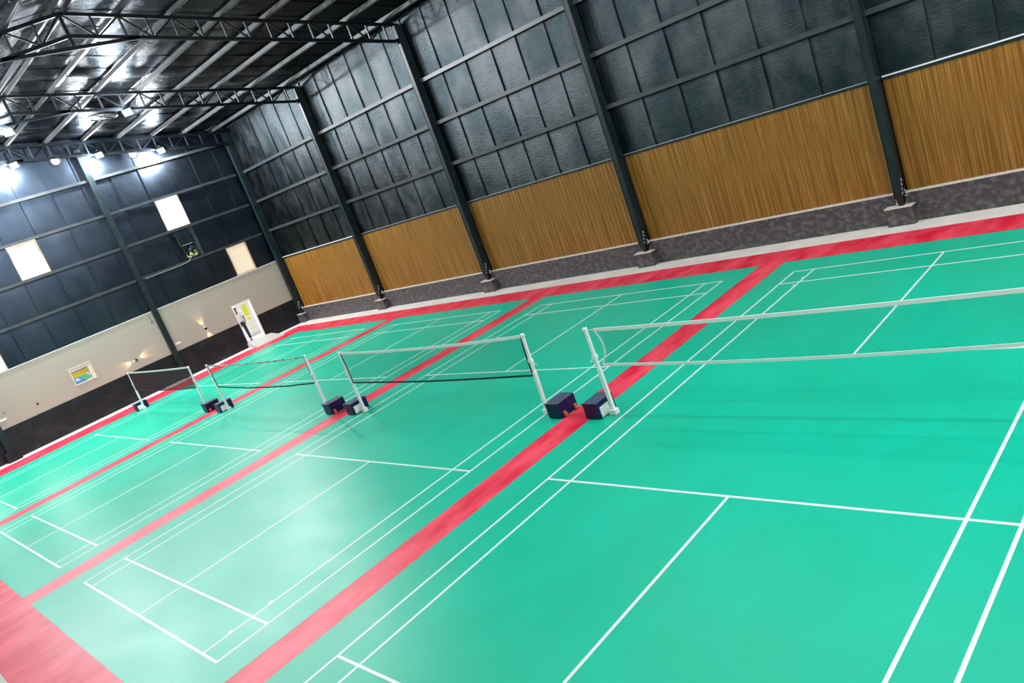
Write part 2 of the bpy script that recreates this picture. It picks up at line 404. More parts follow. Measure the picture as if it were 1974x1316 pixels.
# ================================================================== COURT MATS
OFF = [0.0, -7.861, -15.692, -23.503]
CL = ['nearest green badminton court, under the net with white top and bottom tapes',
      'second green badminton court from the camera, between two red strips',
      'third green badminton court, washed pale by the lamp reflections',
      'farthest green badminton court, beside the wall with the doorway']
stripc = [-3.95, -11.785, -19.665]
edges = [(-3.64, 3.86), (-11.475, -4.26), (-19.355, -12.095), (-27.38, -19.975)]
ZM = 0.004
def line_seg(mb, x0, x1, y0, y1): mb.box(x0, x1, y0, y1, ZM - 0.001, ZM + 0.0012)
for k in range(4):
    ox = OFF[k]
    g = thing('badminton_court', CL[k], 'court', (ox, 0, 0), group='badminton courts side by side')
    a, b = edges[k]
    box_obj('court_mat', (a - ox, b - ox, -7.5, 7.5, 0.0, ZM), GREEN, g)
    ln = MB(); D, S, B, LD, T, h = 3.03, 2.57, 6.68, 5.92, 2.0, 0.02
    for sx in (-1, 1):
        ln.box(sx * D - h, sx * D + h, -B - h, B + h, ZM - .001, ZM + .0012)
        ln.box(sx * S - h, sx * S + h, -B - h, B + h, ZM - .001, ZM + .0013)
    for sy in (-1, 1):
        ln.box(-D - h, D + h, sy * B - h, sy * B + h, ZM - .001, ZM + .0014)
        ln.box(-D - h, D + h, sy * LD - h, sy * LD + h, ZM - .001, ZM + .0014)
        ln.box(-D - h, D + h, sy * T - h, sy * T + h, ZM - .001, ZM + .0014)
        y0, y1 = sorted((sy * T, sy * B)); ln.box(-h, h, y0, y1, ZM - .001, ZM + .0013)
    if k in (0, 1):   # little alignment marks on the singles line
        yy = [(-5.6, 2.57), (-6.25, 2.57)] if k == 1 else [(5.75, -2.57), (6.18, -2.57)]
        for y, x in yy: ln.box(x - 0.075, x - 0.021, y - 0.03, y + 0.03, ZM - .001, ZM + .0013)
    ln.build('court_lines', LINE, g)
rb = MB()
rb.box(-28.93, 5.4, 7.5, 8.52, 0, ZM); rb.box(-28.93, 5.4, -8.45, -7.5, 0, ZM)
rb.box(-28.93, -27.38, -7.5, 7.5, 0, ZM); rb.box(3.86, 5.4, -7.5, 7.5, 0, ZM)
for c in stripc: rb.box(c - 0.31, c + 0.31, -7.5, 7.5, 0, ZM)
tag(rb.build('red_border_mat', RED), 'red matting that frames the courts and runs in strips between them', 'floor mat')

# ================================================================== STEEL FRAME
COLL = ['dark steel column standing in the far corner of the hall',
        'dark steel column, first along the wood-panelled wall from the far corner',
        'dark steel column, second along the wood-panelled wall from the far corner',
        'dark steel column in the middle of the wood-panelled wall, third from the far corner',
        'dark steel column with chipped foot at the right of the wood-panelled wall',
        'dark steel column beyond the right edge of the wood-panelled wall']
def column(cx, label, top=9.42, wpl=True):
    g = thing('steel_column', label, 'column', (cx, YW, 0), group='columns along the wood-panelled wall')
    w2 = 0.085
    s = MB(); s.box(-w2, w2, -0.19, -0.02, 0.66, top); s.box(-w2 + .012, w2 - .012, -0.02, 0.14, 0.70, top)
    # flange edges standing slightly proud
    s.box(-w2 - .006, -w2 + .008, -0.20, 0.0, 0.66, top); s.box(w2 - .008, w2 + .006, -0.20, 0.0, 0.66, top)
    s.build('shaft', STEEL, g)
    s = MB(); z0, z1 = 0.42, 0.66
    for t0, t1, a, b in ((z0, z1, 0.045, w2),):
        vs = [(-a, -.13, t0), (a, -.13, t0), (a, -.03, t0), (-a, -.03, t0), (-b, -.19, t1), (b, -.19, t1), (b, .1, t1), (-b, .1, t1)]
        s.add(vs, [(3, 2, 1, 0), (4, 5, 6, 7), (0, 1, 5, 4), (1, 2, 6, 5), (2, 3, 7, 6), (3, 0, 4, 7)])
    s.build('foot', BLACK, g)
    s = MB()
    for i in range(9):
        z = 0.44 + i * 0.045; x = -0.10 + random.uniform(-.02, .02)
        s.box(x - .03, x + .015, -0.03, 0.02, z, z + .05)
    for i in range(6):
        x = 0.085 + random.uniform(-.01, .03); z = 0.62 + i * .02
        s.box(x - .02, x + .02, -0.04, 0.0, z, z + .04)
    for i in range(4): s.box(w2 + .001, w2 + .012, -0.19 + i * .03, -0.15 + i * .03, .70 + i * .09, .74 + i * .1)
    s.build('mortar_patch', PLASTER, g)
    s = MB(); s.box(-.34, .24, -.235, -.002, 0, .41)
    s.build('pedestal', TILE, g, 0.008)
    s = MB(); s.box(-.35, .25, -.245, 0.02, .41, .432); s.build('pedestal_cap', PLASTER, g)
    return g
for cx, lb in zip(COLX, COLL): column(cx, lb)

# end wall columns
def end_column(cy, label, z0=0.0, pier=False):
    g = thing('steel_column', label, 'column', (XE, cy, 0), group='columns on the doorway wall')
    s = MB(); s.box(0.02, 0.20, -0.10, 0.10, 0.0 if not pier else .37, roofz(cy, 10.95)); s.box(0.20, .212, -.115, .115, 0.0 if not pier else .37, roofz(cy, 10.93))
    s.build('shaft', STEEL, g)
    if pier:
        s = MB(); s.box(0.012, .42, -.25, .25, 0, .37); s.build('pedestal', TILED, g, .006)
    return g
end_column(2.95, 'dark steel column in the middle of the doorway wall, crossing the beige band')
end_column(-4.16, 'dark steel column on a low tiled pier at the left edge of the doorway wall', pier=True)

# girts of the long wall
LEV = ['lowest', 'middle', 'top']
BAY = ['in the bay beside the far corner', 'in the second bay from the far corner', 'in the third bay from the far corner',
       'in the fourth bay from the far corner', 'in the bay at the right edge']
for bi in range(5):
    x0 = COLX[bi] + 0.09; x1 = COLX[bi + 1] - 0.09
    for li, z in enumerate((4.64, 6.07, 7.52)):
        s = MB(); s.box(x0, x1, YS - 0.135, YS - 0.062, z - 0.05, z + 0.05)
        s.box(x0, x1, YS - 0.142, YS - 0.130, z - 0.06, z - 0.035); s.box(x0, x1, YS - 0.142, YS - 0.130, z + 0.045, z + 0.06)
        o = s.build('steel_girt', GIRT)
        tag(o, '%s grey steel girt on the black wall %s' % (LEV[li], BAY[bi]), 'girt', 'girts between the wall columns')
ELEV = ['lowest', 'second', 'third', 'top']
for y0, y1, bn in ((3.06, 9.02, 'right of its middle column'), (-4.04, 2.84, 'left of its middle column'), (-10.7, -4.28, 'beyond its left column')):
    for li, z in enumerate((4.63, 6.07, 7.53, 9.02)):
        o = box_obj('steel_girt', (XE + 0.065, XE + 0.14, y0, y1, z - 0.055, z + 0.055), GIRT)
        tag(o, '%s grey steel girt of the doorway wall, %s' % (ELEV[li], bn), 'girt', 'girts of the doorway wall')

# wood panels with top channel
for bi in range(5):
    x0 = COLX[bi] + 0.10; x1 = COLX[bi + 1] - 0.10
    g = thing('wood_panel', 'brown vertically grained wood panelling %s' % BAY[bi], 'wall panel', ((x0 + x1) / 2, YS, 0), group='wood panels between the columns')
    hw = (x1 - x0) / 2
    s = MB()
    n = int(2 * hw / 0.15)
    # fluted boards: shallow ribs
    vs = []; fs = []
    for i in range(n * 4 + 1):
        x = -hw + 2 * hw * i / (n * 4); d = (-0.012, -0.022, -0.022, -0.012)[i % 4] + random.uniform(-.0015, .0015)
        vs += [(x, d, 0.70), (x, d, 3.19)]
    for i in range(n * 4): fs.append((2 * i, 2 * i + 2, 2 * i + 3, 2 * i + 1))
    s.add(vs, fs); s.box(-hw, hw, -.008, .03, .70, 3.19)
    s.build('board', WOOD, g)
    s = MB(); s.box(-hw, hw, -.05, .03, 3.19, 3.245); s.build('top_channel', STEEL, g)
    s = MB(); t = 0.028 if bi in (0, 4) else 0.005
    s.box(-hw, hw, -.055, .03, 3.2455, 3.2455 + t)
    s.build('flashing', WHITEP, g)['label'] = 'whitish flashing strip'

# trusses
def add_truss(cx, label, knee=True):
    g = thing('roof_truss', label, 'truss', (cx, RY, 8.9), group='roof trusses')
    zt = lambda d: 11.20 - 0.1765 * abs(d) - 8.9
    zb = lambda d: 10.66 - 0.1765 * abs(d) - 8.9
    W = 0.085
    for sg in (1, -1):
        s = MB(); s.bar((0, 0, zt(0)), (0, sg * 10.12, zt(10.12)), W, W); s.build('top_chord', TRUSS, g)
        s = MB(); s.bar((0, 0, zb(0)), (0, sg * 9.87, zb(9.87)), W, W)
        s.box(-.07, .07, min(sg * 9.78, sg * 9.9), max(sg * 9.78, sg * 9.9), zb(9.85) - .08, zb(9.85) + .08)
        s.build('bottom_chord', TRUSS, g)
        even = [9.50, 8.14, 6.78, 5.41, 4.05, 2.70, 1.36, 0.0]; odd = [8.82, 7.46, 6.10, 4.73, 3.37, 2.03, 0.68]
        for d in even[:-1] + odd:
            s = MB(); s.bar((0, sg * d, zb(d)), (0, sg * d, zt(d)), .05, .05, (0, 1, 0)); s.build('vertical_web', TRUSSLIT, g)
        for i, d in enumerate(even):
            for e in odd:
                if abs(e - d) < 0.75:
                    s = MB(); s.bar((0, sg * d, zt(d)), (0, sg * e, zb(e)), .04, .04, (1, 0, 0)); s.build('diagonal_web', TRUSS, g)
        for d in even[:-1]:   # purlin cleats on the chord
            s = MB(); s.box(-.05, .05, sg * d - .03, sg * d - .02, zt(d), zt(d) + .19); s.build('cleat', TRUSS, g)
    s = MB(); s.bar((0, -1.66, zb(1.66)), (0, 1.66, zb(1.66)), W, W); s.build('collar_tie', TRUSS, g)
    s = MB(); s.bar((0, 0, zb(1.66)), (0, 0, zt(0)), .07, .07, (0, 1, 0)); s.build('king_post', TRUSS, g)
    return g
add_truss(-29.33, 'dark lattice truss flat against the doorway wall under the roof')
t1 = add_truss(-22.45, 'dark lattice roof truss farther from the camera, with lit lamps below')
t2 = add_truss(-15.56, 'dark lattice roof truss nearer the camera, its ridge at the top left')
for cx in (-8.60, -1.475, 5.60):
    add_truss(cx, 'dark lattice roof truss above the camera end of the hall')

# purlins
ORD = ['first', 'second', 'third', 'fourth', 'fifth', 'sixth', 'seventh']
for i, py in enumerate(sorted(PUR, reverse=True)):
    z = roofz(py, 11.37) - 0.075
    s = MB(); s.box(XE + 0.02, XN - 0.02, py - 0.035, py + 0.035, z - 0.06, z + 0.06)
    s.box(XE + 0.02, XN - 0.02, py + 0.035, py + 0.075, z - 0.065, z - 0.052)
    o = s.build('roof_purlin', PURLIN)
    if i < 7: lb = '%s long grey roof purlin counted up from the wood-panelled wall' % ORD[i]
    else: lb = '%s long grey roof purlin past the ridge, on the slope above the camera' % ORD[i - 7]
    tag(o, lb, 'purlin', 'purlins under the roof')
for dy, wd in ((-0.16, 'camera side'), (0.16, 'wood-panelled side')):
    z = roofz(RY + dy, 11.37) - 0.075
    o = box_obj('roof_purlin', (XE + .02, XN - .02, RY + dy - .035, RY + dy + .035, z - .06, z + .06), PURLIN)
    tag(o, 'grey ridge purlin, the one of the pair on the ' + wd, 'purlin', 'purlins under the roof')

# ================================================================== WINDOWS, DOOR, FAN
def window(n, wn, pane, fr=WFRAME, xf=0.02):
    y0, y1, z0, z1 = wn; t = 0.035
    g = bpy.data.objects.new('window_%d' % n, None); COL.objects.link(g); g.location = (XE, (y0 + y1) / 2, z0); struct(g)
    hy = (y1 - y0) / 2; H = z1 - z0
    s = MB()
    s.box(-.13, xf, -hy, -hy + t, 0, H); s.box(-.13, xf, hy - t, hy, 0, H)
    s.box(-.13, xf, -hy + t, hy - t, 0, t); s.box(-.13, xf, -hy + t, hy - t, H - t, H)
    s.build('window_frame', fr, g)
    s = MB(); s.box(-.115, -.105, -hy + t, hy - t, t, H - t); s.build('pane', pane, g)
    return g
window(1, WINS[1], PANE_W); window(2, WINS[2], PANE_C); window(3, WINS[3], PANE_Y); window(4, WINS[4], PANE_W); window(6, SWIN2, PANE_W, WHITEP)
# small open window in the beige band
y0, y1, z0, z1 = SWIN
g = bpy.data.objects.new('window_5', None); COL.objects.link(g); g.location = (XE, (y0 + y1) / 2, z0); struct(g)
hy = (y1 - y0) / 2; H = z1 - z0; s = MB(); t = .03
s.box(-.149, .015, -hy, -hy + t, 0, H); s.box(-.149, .015, hy - t, hy, 0, H); s.box(-.149, .02, -hy + t, hy - t, 0, t); s.box(-.149, .012, -hy + t, hy - t, H - t, H)
s.build('window_frame', mat('peach_frame', (0.80, 0.62, 0.50), .5), g)
s = MB(); s.box(-.14, -.11, hy - .09, hy - .05, t, H - t); s.box(-.14, -.11, -hy + t, hy - .09, H - .06, H - t); s.build('sash', WHITEP, g)

# door
y0, y1, z0, z1 = DOOR
g = bpy.data.objects.new('door_1', None); COL.objects.link(g); g.location = (XE, (y0 + y1) / 2, z0); struct(g)
hy = (y1 - y0) / 2; H = z1 - z0; s = MB(); t = .05
s.box(-.16, .02, -hy, -hy + t, 0, H); s.box(-.16, .02, hy - t, hy, 0, H); s.box(-.16, .02, -hy + t, hy - t, H - t, H)
s.build('door_frame', WHITEP, g)
s = MB(); ca, sa = -.914, .406
def LV(u, v, z): return (-.165 + ca * u - sa * v, hy - .02 + sa * u + ca * v, z)
def lbox(s, u0, u1, v0, v1, za, zb):
    vs = [LV(u, v, z) for z in (za, zb) for v in (v0, v1) for u in (u0, u1)]
    s.add(vs, [(0, 2, 3, 1), (4, 5, 7, 6), (0, 1, 5, 4), (2, 6, 7, 3), (0, 4, 6, 2), (1, 3, 7, 5)])
lbox(s, 0, .84, 0, .04, .02, H - t); lbox(s, .1, .74, .04, .046, .15, .8); lbox(s, .1, .74, .04, .046, 1.0, H - .2)
d = s.build('door_leaf', WHITEP, g)
s = MB(); s.tube([LV(.78, .04, .85), LV(.78, .08, .85), LV(.68, .08, .85)], .01, 8); s.build('door_handle', CHROME, d)

# ramp at the doorway
s = MB(); a, b = 6.03, 7.45
vs = [(XE + .013, a + .12, ZM), (XE + .013, b - .1, ZM), (XE + .013, b - .1, .20), (XE + .013, a + .12, .20), (-28.45, a - .02, ZM + .0005), (-28.40, b, ZM + .0005), (XE + .25, b - .08, .20), (XE + .25, a + .10, .20), (-28.45, a - .02, .018), (-28.40, b, .018)]
s.add(vs, [(0, 1, 5, 4), (0, 3, 2, 1), (3, 7, 6, 2), (7, 8, 9, 6), (8, 4, 5, 9), (0, 4, 8, 7, 3), (1, 2, 6, 9, 5)])
tag(s.build('concrete_ramp', mat('ramp_concrete', (0.50, 0.47, 0.43), .6, bump=((20, 20, 20), .2, .01))), 'pale concrete ramp leading down from the doorway onto the red matting', 'ramp')

# outside
s = MB(); s.box(-45, XE - TH, -12, 14, 0.10, 0.19); o = s.build('outside_ground', mat('outside_ground', (0.75, 0.73, 0.70), .9)); struct(o)
g = thing('roll_up_banner', 'white stand-up banner with a yellow block, seen outside through the doorway', 'banner', (-31.4, 7.50, .19))
box_obj('banner_sheet', (-.01, .01, -.42, .42, .06, 2.02), WHITEB, g); box_obj('banner_base', (-.12, .12, -.44, .44, 0, .06), CHROME, g)
s = MB(); s.box(.011, .013, -.12, .12, 1.02, 1.60); s.box(.011, .013, -.09, .09, .82, .92)
for i in range(3): s.box(.011, .013, -.15 + .02 * i, .12 - .03 * i, .35 + .14 * i, .38 + .14 * i)
s.build('print', YEL, g)['label'] = 'yellow printed block'
g = thing('hoarding', 'printed board outside the small open window, yellow band over blue and green', 'sign', (-30.9, -.40, .19))
box_obj('board', (-.02, 0, -1.1, 1.1, 1.0, 2.25), WHITEB, g); box_obj('post', (-.08, -.02, -.05, .05, 0, 2.2), CHROME, g)
s = MB(); s.box(.001, .004, -.9, .30, 1.66, 1.82, YEL2); s.box(.001, .004, -.9, .30, 1.84, 1.87, BRN2)
s.add([(.002, -.9, 1.64), (.002, -.15, 1.64), (.002, .12, 1.34), (.002, -.9, 1.34)], [(0, 1, 2, 3)], BLUE2)
s.add([(.003, -.18, 1.64), (.003, .10, 1.64), (.003, .34, 1.42), (.003, .16, 1.38), (.003, .0, 1.44)], [(0, 1, 2, 3, 4)], GRN2)
s.add([(.004, -.34, 1.58), (.004, -.24, 1.60), (.004, -.13, 1.52), (.004, -.15, 1.45), (.004, -.30, 1.46)], [(0, 1, 2, 3, 4)], WHITEB)
s.build('print', None, g)

# exhaust fan
y0, y1, z0, z1 = FANW; cy, cz = (y0 + y1) / 2, (z0 + z1) / 2; hh = (z1 - z0) / 2; hy = (y1 - y0) / 2
g = thing('exhaust_fan', 'square black exhaust fan in the doorway wall, daylight behind its lower part', 'fan', (XE, cy, cz))
s = MB(); t = .045
s.box(-.12, .06, -hy, -hy + t, -hh, hh); s.box(-.12, .06, hy - t, hy, -hh, hh); s.box(-.12, .06, -hy, hy, -hh, -hh + t); s.box(-.12, .06, -hy, hy, hh - t, hh)
s.build('fan_frame', STEEL, g, .004)
s = MB(); s.tube([(.0, math.cos(a) * .25, math.sin(a) * .25) for a in [i * math.pi / 14 for i in range(28)]], .022, 8, closed=True); s.build('shroud_ring', STEEL, g)
s = MB(); s.tube([(-.09, 0, 0), (.0, 0, 0), (.07, 0, 0), (.10, 0, 0)], .07, 16, rr=[.06, .085, .085, .05]); s.build('motor', mat('motor', (.02, .03, .05), .35), g)
for k in range(4):
    a = k * math.pi / 2 + .4
    c, sn = math.cos(a), math.sin(a); c2, s2 = math.cos(a + .75), math.sin(a + .75)
    s = MB(); vs = [(-.05, c * .07, sn * .07), (-.02, c * .23, sn * .23), (-.05, c2 * .24, s2 * .24), (-.08, c2 * .07, s2 * .07)]
    vs += [(x - .008, y, z) for x, y, z in vs]
    s.add(vs, [(0, 1, 2, 3), (7, 6, 5, 4), (0, 4, 5, 1), (1, 5, 6, 2), (2, 6, 7, 3), (3, 7, 4, 0)]); s.build('blade', BLACK, g)
for k in range(3):
    a = k * 2 * math.pi / 3 + .3
    s = MB(); s.tube([(.03, math.cos(a) * .07, math.sin(a) * .07), (.03, math.cos(a) * .26, math.sin(a) * .26)], .010, 6); s.build('strut', STEEL, g)
s = MB(); s.box(-.12, -.115, -hy + .045, hy - .045, -.06, hh - .05); s.build('back_plate', BLACK, g)
s = MB(); s.box(-.12, -.115, -hy + .045, hy - .045, -hh + .045, -.0602); s.build('backing_pane', pane_mat('pane_lime', (.80, .90, .35), .8, (.25, .35, .15)), g)
for dy in (-hy - .06, hy + .02):
    o = box_obj('mounting_strip', (XE + .035, XE + .05, cy + dy, cy + dy + (.05 if dy < 0 else .16), 4.70 if dy > 0 else 5.3, 6.01), GIRT)
    tag(o, 'grey sheet strip fixed %s of the exhaust fan' % ('left' if dy < 0 else 'right'), 'strip')
# cable from the fan
s = MB(); pts = [(XE + .155, 5.45, 4.78), (XE + .158, 5.36, 4.70), (XE + .158, 5.2, 4.60), (XE + .155, 4.8, 4.575), (XE + .155, 4.0, 4.57), (XE + .155, 3.2, 4.565)]
s.tube(pts, .009, 6); tag(s.build('power_cable', mat('cable_grey', (.45, .45, .42), .5)), 'pale cable hanging from the exhaust fan and running along the girt', 'cable')

# roof vent
g = thing('roof_vent', 'dark round ventilator opening in the roof near the lit lamp', 'vent', (-25.4, 2.93, roofz(2.93) - .19))
g.rotation_euler = (-math.atan(RS), 0, 0)
s = MB(); s.tube([(0.5 * math.cos(a), .5 * math.sin(a), -.03) for a in [i * math.pi / 20 for i in range(40)]], .03, 8, closed=True); s.build('vent_ring', STEEL, g)
s = MB(); vs = [(0.49 * math.cos(i * math.pi / 20), .49 * math.sin(i * math.pi / 20), -.035) for i in range(40)]
vs2 = [(x, y, -.02) for x, y, z in vs]
s.add(vs + vs2, [tuple(range(40)), tuple(range(79, 39, -1))] + [(i, 40 + i, 40 + (i + 1) % 40, (i + 1) % 40) for i in range(40)]); s.build('vent_disc', BLACK, g)
for k in range(6):
    a = k * math.pi / 3
    s = MB(); s.bar((0, 0, -.05), (.47 * math.cos(a), .47 * math.sin(a), -.05), .03, .015); s.build('vent_blade', GIRT, g)

# ================================================================== LAMPS
def floodlight(loc, label, aim, power, group, soft=0.11):
    g = thing('floodlight', label, 'lamp', loc, group=group)
    a = Vector(aim).normalized(); q = a.to_track_quat('Z', 'Y'); R3 = q.to_matrix()
    def X(p): return R3 @ Vector(p)
    def bx(mb, x0, x1, y0, y1, z0, z1, M=None):
        vs = [X((x, y, z)) for z in (z0, z1) for y in (y0, y1) for x in (x0, x1)]
        mb.add(vs, [(0, 2, 3, 1), (4, 5, 7, 6), (0, 1, 5, 4), (2, 6, 7, 3), (0, 4, 6, 2), (1, 3, 7, 5)], M)
    s = MB(); bx(s, -.15, .15, -.12, .12, -.04, 0)
    for i in range(7): bx(s, -.14 + i * .045, -.132 + i * .045, -.11, .11, -.08, -.04)
    s.build('housing', BLACK, g)
    s = MB(); bx(s, -.13, .13, -.10, .10, 0.001, .006); s.build('lamp_lens', LENS, g)
    s = MB(); c = Vector((0, 0, .22))
    s.tube([X((-.16, 0, -.02)), X((-.16, 0, -.02)) + Vector((0, 0, .10)), c, X((.16, 0, -.02)) + Vector((0, 0, .10)), X((.16, 0, -.02))], .010, 6, smooth=False)
    s.build('yoke', STEEL, g)
    ld = bpy.data.lights.new('flood_light', 'POINT'); ld.energy = power; ld.shadow_soft_size = soft; ld.color = (0.96, 0.98, 1.0)
    lo = bpy.data.objects.new('flood_light', ld); COL.objects.link(lo); lo.parent = g; lo.location = a * 0.20
    return g
AIM = (0.62, -0.42, -0.55)
PW = 700
floodlight((-22.40, 2.60, 9.93), 'lit floodlight under the farther lattice truss, the one beside the round vent', AIM, PW * 1.4, 'lit floodlights')
floodlight((-22.40, -1.08, 10.14), 'lit floodlight under the farther lattice truss, at the left edge', AIM, PW * 1.6, 'lit floodlights')
floodlight((-29.15, 6.04, 9.36), 'lit floodlight high on the doorway wall, nearest the far corner', AIM, PW * 1.3, 'lit floodlights')
floodlight((-29.15, 3.56, 9.82), 'lit floodlight high on the doorway wall, in the middle of its three', AIM, PW * 1.3, 'lit floodlights')
floodlight((-29.15, 0.47, 10.24), 'lit floodlight high on the doorway wall, at the left edge', AIM, PW * 1.3, 'lit floodlights')
ADDED_FLOOD = 'added floodlight on the roof frame, out of view, lighting the hall'  # unseen roof floodlights, added to light the hall
floodlight((-29.15, -2.7, roofz(-2.7, 10.45)), ADDED_FLOOD, AIM, PW * 1.7, 'added floodlights out of view')
floodlight((-29.15, -5.8, roofz(-5.8, 10.45)), ADDED_FLOOD, AIM, PW * 1.7, 'added floodlights out of view')
floodlight((-22.4, -4.8, roofz(-4.8, 10.41)), ADDED_FLOOD, AIM, PW * 2.3, 'added floodlights out of view')
floodlight((-15.5, -5.6, roofz(-5.6, 10.41)), ADDED_FLOOD, AIM, PW * .6, 'added floodlights out of view')
for x in (-8.5, -5.0, -1.4, 2.0, 5.2):
    for y in (5.0, 0.6, -4.4):
        floodlight((x, y, roofz(y, 10.41)), ADDED_FLOOD, (0.3, -.1, -.9), 120 if x < -8 else 185, 'added floodlights out of view', .38)

for y in (-5.0, 0.5, 6.0):  # unseen wall floodlights added to brighten the sides facing the camera
    floodlight((6.30, y, 7.6), 'added fill floodlight on the wall behind the camera, out of view', (-.9, 0, -.45), 330, 'added floodlights behind the camera', .3)

for y, z, lb in ((2.03, 10.06, 'left'), (5.0, 9.55, 'right')):
    g = thing('round_lamp', 'unlit white round lamp with dark rim high on the doorway wall, the %s of two' % lb, 'lamp', (XE + .30, y - .04, z), group='unlit round lamps')
    n = Vector((0.80, -.5, -.40)).normalized(); R3 = n.to_track_quat('Z', 'Y').to_matrix()
    def ringp(r, zz, k=28): return [R3 @ Vector((r * math.cos(i * 2 * math.pi / k), r * math.sin(i * 2 * math.pi / k), zz)) for i in range(k)]
    s = MB(); s.tube(ringp(.17, 0), .022, 8, closed=True); s.tube([R3 @ Vector((0, 0, -.10)), R3 @ Vector((0, 0, -.02)), R3 @ Vector((0, 0, 0))], .1, 20, rr=[.07, .16, .165])
    s.build('housing', BLACK, g)
    s = MB(); s.tube([R3 @ Vector((0, 0, .002)), R3 @ Vector((0, 0, .016)), R3 @ Vector((0, 0, .024))], .1, 28, rr=[.155, .15, .09]); s.build('diffuser', LENSOFF_GLOW, g)
    s = MB(); s.tube([R3 @ Vector((0, 0, -.08)), (-.12, 0, .12), (-.28, 0, .2)], .012, 6); s.build('bracket', STEEL, g)

def sconce(y, z, ang, lb):
    g = thing('wall_sconce', lb, 'wall lamp', (XE, y, z), group='sconces on the beige band')
    d = Vector((0, math.sin(ang), math.cos(ang)))
    s = MB(); s.box(0, .03, -.035, .035, -.035, .035); s.tube([Vector((.06, 0, 0)) - d * .075, Vector((.06, 0, 0)) + d * .075], .038, 14)
    s.build('body', BLACK, g)
    for sg in (1, -1):
        s = MB(); s.tube([Vector((.06, 0, 0)) + sg * d * .0755, Vector((.06, 0, 0)) + sg * d * .079], .030, 12); s.build('warm_lens', WARM, g)
        ld = bpy.data.lights.new('sconce_light', 'SPOT'); ld.energy = 26; ld.color = (1.0, .60, .30); ld.spot_size = math.radians(52); ld.spot_blend = .25; ld.shadow_soft_size = .012
        lo = bpy.data.objects.new('sconce_light', ld); COL.objects.link(lo); lo.parent = g; lo.location = Vector((.075, 0, 0)) + sg * d * .09
        dd = (sg * d + Vector((-.12, 0, 0))).normalized(); lo.rotation_euler = (-dd).to_track_quat('Z', 'Y').to_euler()
sconce(1.417, 1.60, math.radians(83), 'small black wall sconce left of the middle column, warm beams spreading sideways')
sconce(4.678, 1.615, math.radians(-9), 'small black wall sconce right of the middle column, warm beams up and down')

def plate(y, z, wy, hz, M, lb, cat='socket'):
    o = box_obj('wall_plate', (XE, XE + .014, y - wy / 2, y + wy / 2, z - hz / 2, z + hz / 2), M, None, .003); tag(o, lb, cat)
plate(-2.57, 1.585, .075, .075, BLACK, 'small black square box on the beige band left of the small window')
plate(-3.86, 1.555, .27, .085, WHITEP, 'white socket plate on the beige band near its left edge')
plate(3.30, 1.52, .24, .10, WHITEP, 'white socket plate on the beige band just right of the middle column')
plate(-3.70, 1.80, .05, .06, mat('grey_plate', (.2, .2, .19), .5), 'small grey knob above the left white socket plate')
g = thing('security_camera', 'small dark camera hanging by a wire at the top of the beige band', 'camera', (XE, 2.68, 3.14))
s = MB(); s.tube([(.03, -.01, .0), (.03, .0, -.15), (.03, .03, -.30)], .006, 6); s.build('wire', BLACK, g)
s = MB(); s.tube([(.02, .04, -.32), (.08, .0, -.34), (.10, -.03, -.345)], .022, 10, rr=[.015, .024, .022]); s.build('camera_body', BLACK, g)

